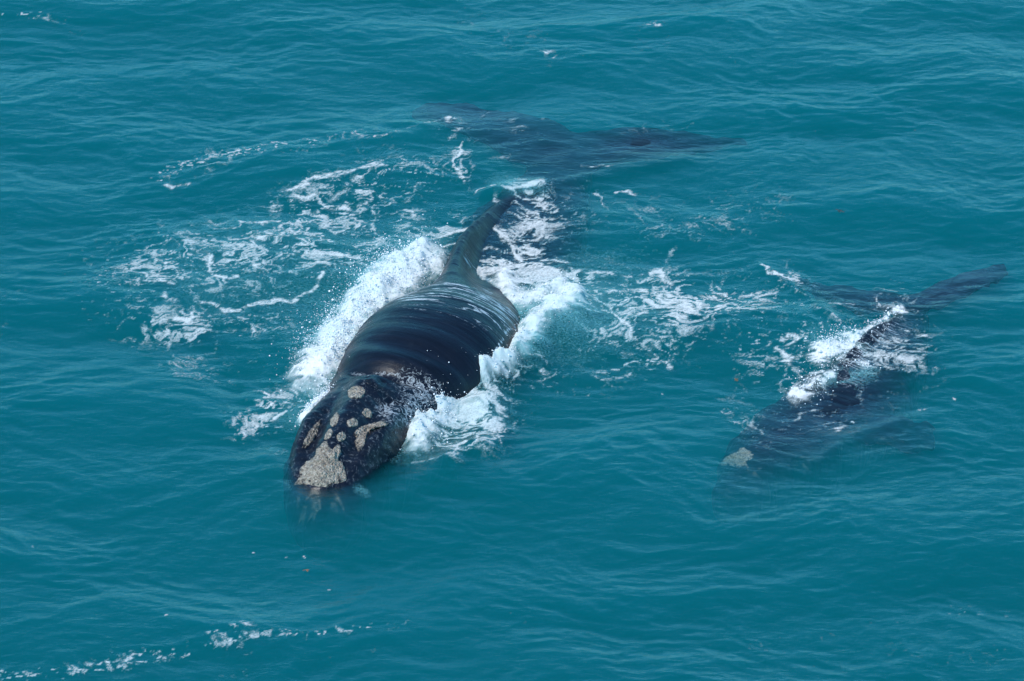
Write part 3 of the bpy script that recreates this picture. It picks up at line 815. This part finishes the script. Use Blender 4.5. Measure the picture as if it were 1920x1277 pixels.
wx1 = fbm(X * 0.9, Y * 0.9, 3, 61); wy1 = fbm(X * 0.9, Y * 0.9, 3, 62)
wx2 = fbm(X * 3.2, Y * 3.2, 2, 63); wy2 = fbm(X * 3.2, Y * 3.2, 2, 64)
wx3 = fbm(X * 2.2, Y * 2.2, 3, 73); wy3 = fbm(X * 2.2, Y * 2.2, 3, 74); wx4 = fbm(X * 6, Y * 6, 2, 75); wy4 = fbm(X * 6, Y * 6, 2, 76)
lx, ly = X + 0.75 * wx1 + 0.14 * wx2, Y + 0.75 * wy1 + 0.14 * wy2
# lacy network: ridges of warped noise
l1 = 1 - np.abs(fbm(lx * 1.25, ly * 1.9, 3, 65, .55)) * 3.0
l2 = 1 - np.abs(fbm(lx * 3.0, ly * 4.6, 3, 66, .6)) * 3.0
l3 = fbm(lx * 7, ly * 10, 3, 67, .65)
lump0 = fbm(X * 0.8, Y * 1.1, 2, 68)
lace = 0.55 * l1 + 0.42 * l2 + 0.30 * l3 + 0.45 * lump0
inside = (np.abs(X) < 11.3) & (Y > -14.6) & (Y < 18.6)
ref = np.sort(lace[inside][::7])
lace = np.searchsorted(ref, lace.ravel()).reshape(lace.shape) / len(ref)
fine = fbm(lx * 5 + ly, ly * 8, 4, 69, .7)
fine = np.clip(0.5 + 1.6 * fine, 0, 1)
WU = U + 13 * wx1 * 1.6 + 5 * wx2; WV = V + 8 * wy1 * 1.6 + 3.5 * wy2
D = np.zeros_like(X)
for pts, r, s in AREAS:
    D = np.maximum(D, 0) + 0
    d = stroke_dist(WU, WV, pts, 1.25)
    D = 1 - (1 - D) * (1 - s * np.exp(-(d / r) ** 2))
bg = 0.045 * sstep(0.1, 0.5, fbm(X * .2, Y * .25, 2, 95))
D = np.maximum(D * 1.12, bg)
SD = np.zeros_like(X)
for pts, r, s in STREAKS:
    ww = 0 if r < 2.6 else 1
    d = stroke_dist(U + ww * (WU - U + 7 * wx3 + 3 * wx4), V + ww * (WV - V + 4.5 * wy3 + 2 * wy4), pts, 1.5)
    SD = np.maximum(SD, s * np.exp(-(d / (r * 1.15)) ** 2))
alpha = sstep(-0.05, 0.30, D - (1 - lace)) * np.clip(0.35 + 0.9 * D, 0, 1) * (0.55 + 0.6 * fine)
alpha = np.maximum(alpha, 0.92 * sstep(0.20, 0.95, SD * (0.15 + 0.62 * lace + 0.60 * fine)))
fl = fbm(X * 7, Y * 12, 3, 91, .6) + 0.3 * fbm(X * 1.2, Y * 1.6, 2, 92)
flr = np.sort(fl[inside][::7]); fl = np.searchsorted(flr, fl.ravel()).reshape(fl.shape) / len(flr)
FB = np.zeros_like(X)
for pts, r, s in [([(0, 1268), (130, 1262), (245, 1245), (300, 1228), (440, 1200)], 15, .20), ([(440, 1205), (560, 1196), (700, 1182), (750, 1172)], 8, .20), ([(380, 1190), (460, 1178)], 12, .16),
                  ([(0, 30), (140, 36)], 5, .16), ([(1650, 1160), (1760, 1140), (1910, 1125)], 26, .08), ([(870, 40), (1040, 110)], 40, .05), ([(300, 330), (420, 290), (640, 262)], 14, .2),
                  ([(230, 520), (400, 500), (640, 470)], 110, .12), ([(260, 620), (560, 600)], 50, .10), ([(560, 380), (760, 340)], 70, .12), ([(1020, 540), (1300, 590), (1480, 560)], 80, .13), ([(1100, 400), (1440, 400)], 50, .06),
                  ([(1440, 650), (1700, 640)], 70, .15), ([(1380, 800), (1600, 780)], 40, .08), ([(470, 790), (560, 760)], 40, .2), ([(820, 800), (920, 780)], 60, .2), ([(960, 450), (1040, 400)], 50, .16), ([(1000, 730), (1200, 690)], 50, .08)]:
    FB = np.maximum(FB, s * np.exp(-(stroke_dist(WU, WV, pts, 1.25) / r) ** 2))
alpha = np.maximum(alpha, 0.72 * sstep(0.0, 0.12, 0.72 * FB - (1 - fl)) * (FB > 0.01))
SPW = []; HT = np.zeros_like(X)
lumpy = 0.75 + 0.3 * pn(X * 3, Y * 3, 19) + 0.9 * fbm(X * 1.6, Y * 1.6, 4, 81, .5) + 0.18 * np.abs(fbm(X * 5, Y * 5, 3, 85, .5)) * 2
along_ = X * .4 + Y * .91; perp_ = -X * .91 + Y * .4
stk = np.clip(0.5 + 1.5 * fbm(along_ * 4.2 + 0.5 * wx2, perp_ * 1.1, 4, 87, .6), 0, 1)
for nm, lb, pts, r, h, s, nd, sh in SPLASH:
    q_ = 1 if r < 20 else .5
    d = stroke_dist(U + 8 * wx1 + 7 * wx2 + (12 * wx3 + 6 * wx4) * q_, V + 6 * wy1 + 5 * wy2 + (9 * wy3 + 4 * wy4) * q_, pts, 1.2)
    w = np.exp(-(d / r) ** 2)
    SPW.append(w * s)
    HT = np.maximum(HT, h * np.clip(w * lumpy, 0, 1.6) * sstep(0.08, 0.5, w))
SPM = np.max(SPW, axis=0); SPI = np.argmax(SPW, axis=0)
lacy = np.where(SPI >= 5, 0.30 + 0.55 * fine + 0.50 * lace, 0.82 + 0.25 * fine)
sa = sstep(0.10, 0.95, lacy * SPM * (0.30 + 0.30 * lace + 0.24 * fine + 0.60 * stk))
alpha = np.maximum(alpha, sa)
mk = np.zeros_like(X)
for pts, r, s in MILK:
    mk = 1 - (1 - mk) * (1 - s * np.exp(-(stroke_dist(WU, WV, pts, 1.2) / r) ** 2))
mk = mk * (0.65 + 0.6 * lace)
milk = np.where(alpha > 0.02, np.clip(mk / (alpha + mk + 1e-6) * 0.9, 0, 1), 1.0)
milk = np.clip(milk + 0.25 * (1 - sstep(0.2, 0.8, alpha)), 0, 1)
acomb = 1 - (1 - alpha) * (1 - mk)
FZ = H0 + 0.008 + HT

NY, NX = X.shape
II = np.arange(NY * NX, dtype=np.int64).reshape(NY, NX)
quads = np.stack([II[:-1, :-1], II[:-1, 1:], II[1:, 1:], II[1:, :-1]], -1).reshape(-1, 4)
# the sea: one closed body with the waves on top
bx = [II[0, :], II[1:, -1], II[-1, -2::-1], II[-2:0:-1, 0]]
loop = np.concatenate(bx); nb = len(loop)
base_v = np.stack([X.ravel(), Y.ravel(), H0.ravel()], 1)
sk = base_v[loop].copy(); sk[:, 2] = -60
cen = np.array([[0, 0, -60.0]])
i0 = len(base_v)
ln = np.roll(np.arange(nb), -1)
side = np.stack([loop[ln], loop, i0 + np.arange(nb), i0 + ln], 1)
sea_v = np.vstack([base_v, sk, cen])
sea_q = np.vstack([quads, side])
sea = mesh_np('sea_water', sea_v, sea_q, M_WATER)
bm = bmesh.new(); bm.from_mesh(sea.data); bm.verts.ensure_lookup_table()
c_ = bm.verts[i0 + nb]
for k in range(nb):
    bm.faces.new((bm.verts[i0 + int(ln[k])], bm.verts[i0 + k], c_))
bm.to_mesh(sea.data); bm.free()
tag(sea, 'open teal sea water with small wind waves', None, None, 'structure')

# foam sheets, cut to where there is foam
am = acomb.ravel()
inm = inside.ravel()
qa = am[quads].max(1)
keep = (qa > 0.045) & inm[quads].all(1)
own = np.where(SPM > 0.30, SPI, -1).ravel()
qown = own[quads[:, 0]]
fv = np.stack([X.ravel(), Y.ravel(), FZ.ravel()], 1)


def sub_mesh(name, q, mat, parent=None):
    used = np.unique(q); mp = np.full(len(fv), -1, np.int64); mp[used] = np.arange(len(used))
    return mesh_np(name, fv[used], mp[q], mat, parent, {'alpha': am[used], 'milk': milk.ravel()[used]})

foam = sub_mesh('sea_foam', quads[keep & (qown < 0)], M_FOAM)
tag(foam, 'lacy white foam drifting on the sea around the whales, with a few painted glints', 'foam', None, 'stuff')

ICO = bmesh.new(); bmesh.ops.create_icosphere(ICO, subdivisions=1, radius=1)
IV = np.array([v.co for v in ICO.verts]); IF = np.array([[v.index for v in f.verts] for f in ICO.faces]); ICO.free()
rs = np.random.RandomState(3)
HH = FZ
for k, (nm, lb, pts, r, h, s, nd, sh) in enumerate(SPLASH):
    o = sub_mesh(nm, quads[keep & (qown == k)], M_SPLASH)
    tag(o, lb, 'splash', 'splashes round the whales')
    # flying drops above the crest
    P = np.array(pts, float); seg = np.hypot(*np.diff(P, axis=0).T); cs = np.concatenate([[0], np.cumsum(seg)])
    t = rs.rand(nd) * cs[-1]
    cu = np.interp(t, cs, P[:, 0]) + rs.randn(nd) * r * .75; cv = np.interp(t, cs, P[:, 1]) + rs.randn(nd) * r * .6
    cl_ = np.sin(t * .11 + k) * .3 + np.sin(t * .043 + 2 * k) * .4 + .8
    g = np.array([at(a, b, 0) for a, b in zip(cu, cv)])
    ix = np.clip(np.searchsorted(GX, g[:, 0]), 0, NX - 1); iy = np.clip(np.searchsorted(GY, g[:, 1]), 0, NY - 1)
    z = HH[iy, ix] + rs.exponential(sh * .38, nd) * np.clip(cl_, .2, 1.5)
    rad = 0.003 + rs.exponential(0.003, nd)
    dv = (IV[None] * rad[:, None, None] + np.stack([g[:, 0], g[:, 1], z], 1)[:, None]).reshape(-1, 3)
    df = (IF[None] + (np.arange(nd) * len(IV))[:, None, None]).reshape(-1, 3)
    sp = mesh_np('spray', dv, df, M_DROP, o)
    sp['kind'] = 'stuff'

# ------------------------------------------------------------------ drifting scraps of weed
def weed(u, v, size, mat, label, seed):
    g = at(u, v, 0); rr = random.Random(seed)
    ix, iy = np.searchsorted(GX, g[0]), np.searchsorted(GY, g[1])
    bm = bmesh.new()
    for b in range(7):
        a = rr.uniform(0, 6.28); x, y, z = g[0] + rr.uniform(-.3, .3) * size, g[1] + rr.uniform(-.5, .5) * size, float(H0[iy, ix]) + .012
        w = size * rr.uniform(.06, .13); prev = None
        for k in range(6):
            q = w * (1 - k / 6.5)
            p = [bm.verts.new((x - q * math.sin(a), y + q * math.cos(a), z + .004)), bm.verts.new((x, y, z + .4 * q + .008)), bm.verts.new((x + q * math.sin(a), y - q * math.cos(a), z + .004))]
            if prev:
                bm.faces.new((prev[0], prev[1], p[1], p[0])); bm.faces.new((prev[1], prev[2], p[2], p[1]))
                bm.faces.new((prev[0], p[0], p[2], prev[2]))
            prev = p
            a += rr.uniform(-.7, .7); x += math.cos(a) * size * .16; y += math.sin(a) * size * .16
    bmesh.ops.recalc_face_normals(bm, faces=bm.faces)
    me = bpy.data.meshes.new('seaweed'); bm.to_mesh(me); bm.free(); me.materials.append(mat)
    o = bpy.data.objects.new('seaweed', me); scene.collection.objects.link(o)
    tag(o, label, 'seaweed', 'scraps of drifting weed')

weed(1379, 706, .085, M_WEED, 'orange brown scrap of weed floating left of the calf', 1)
weed(1575, 400, .11, M_DARKWEED, 'small dark scrap of weed floating beyond the calf', 2)
weed(574, 1064, .07, M_WEED, 'faint brown scrap of weed floating in front of the large whale', 3)
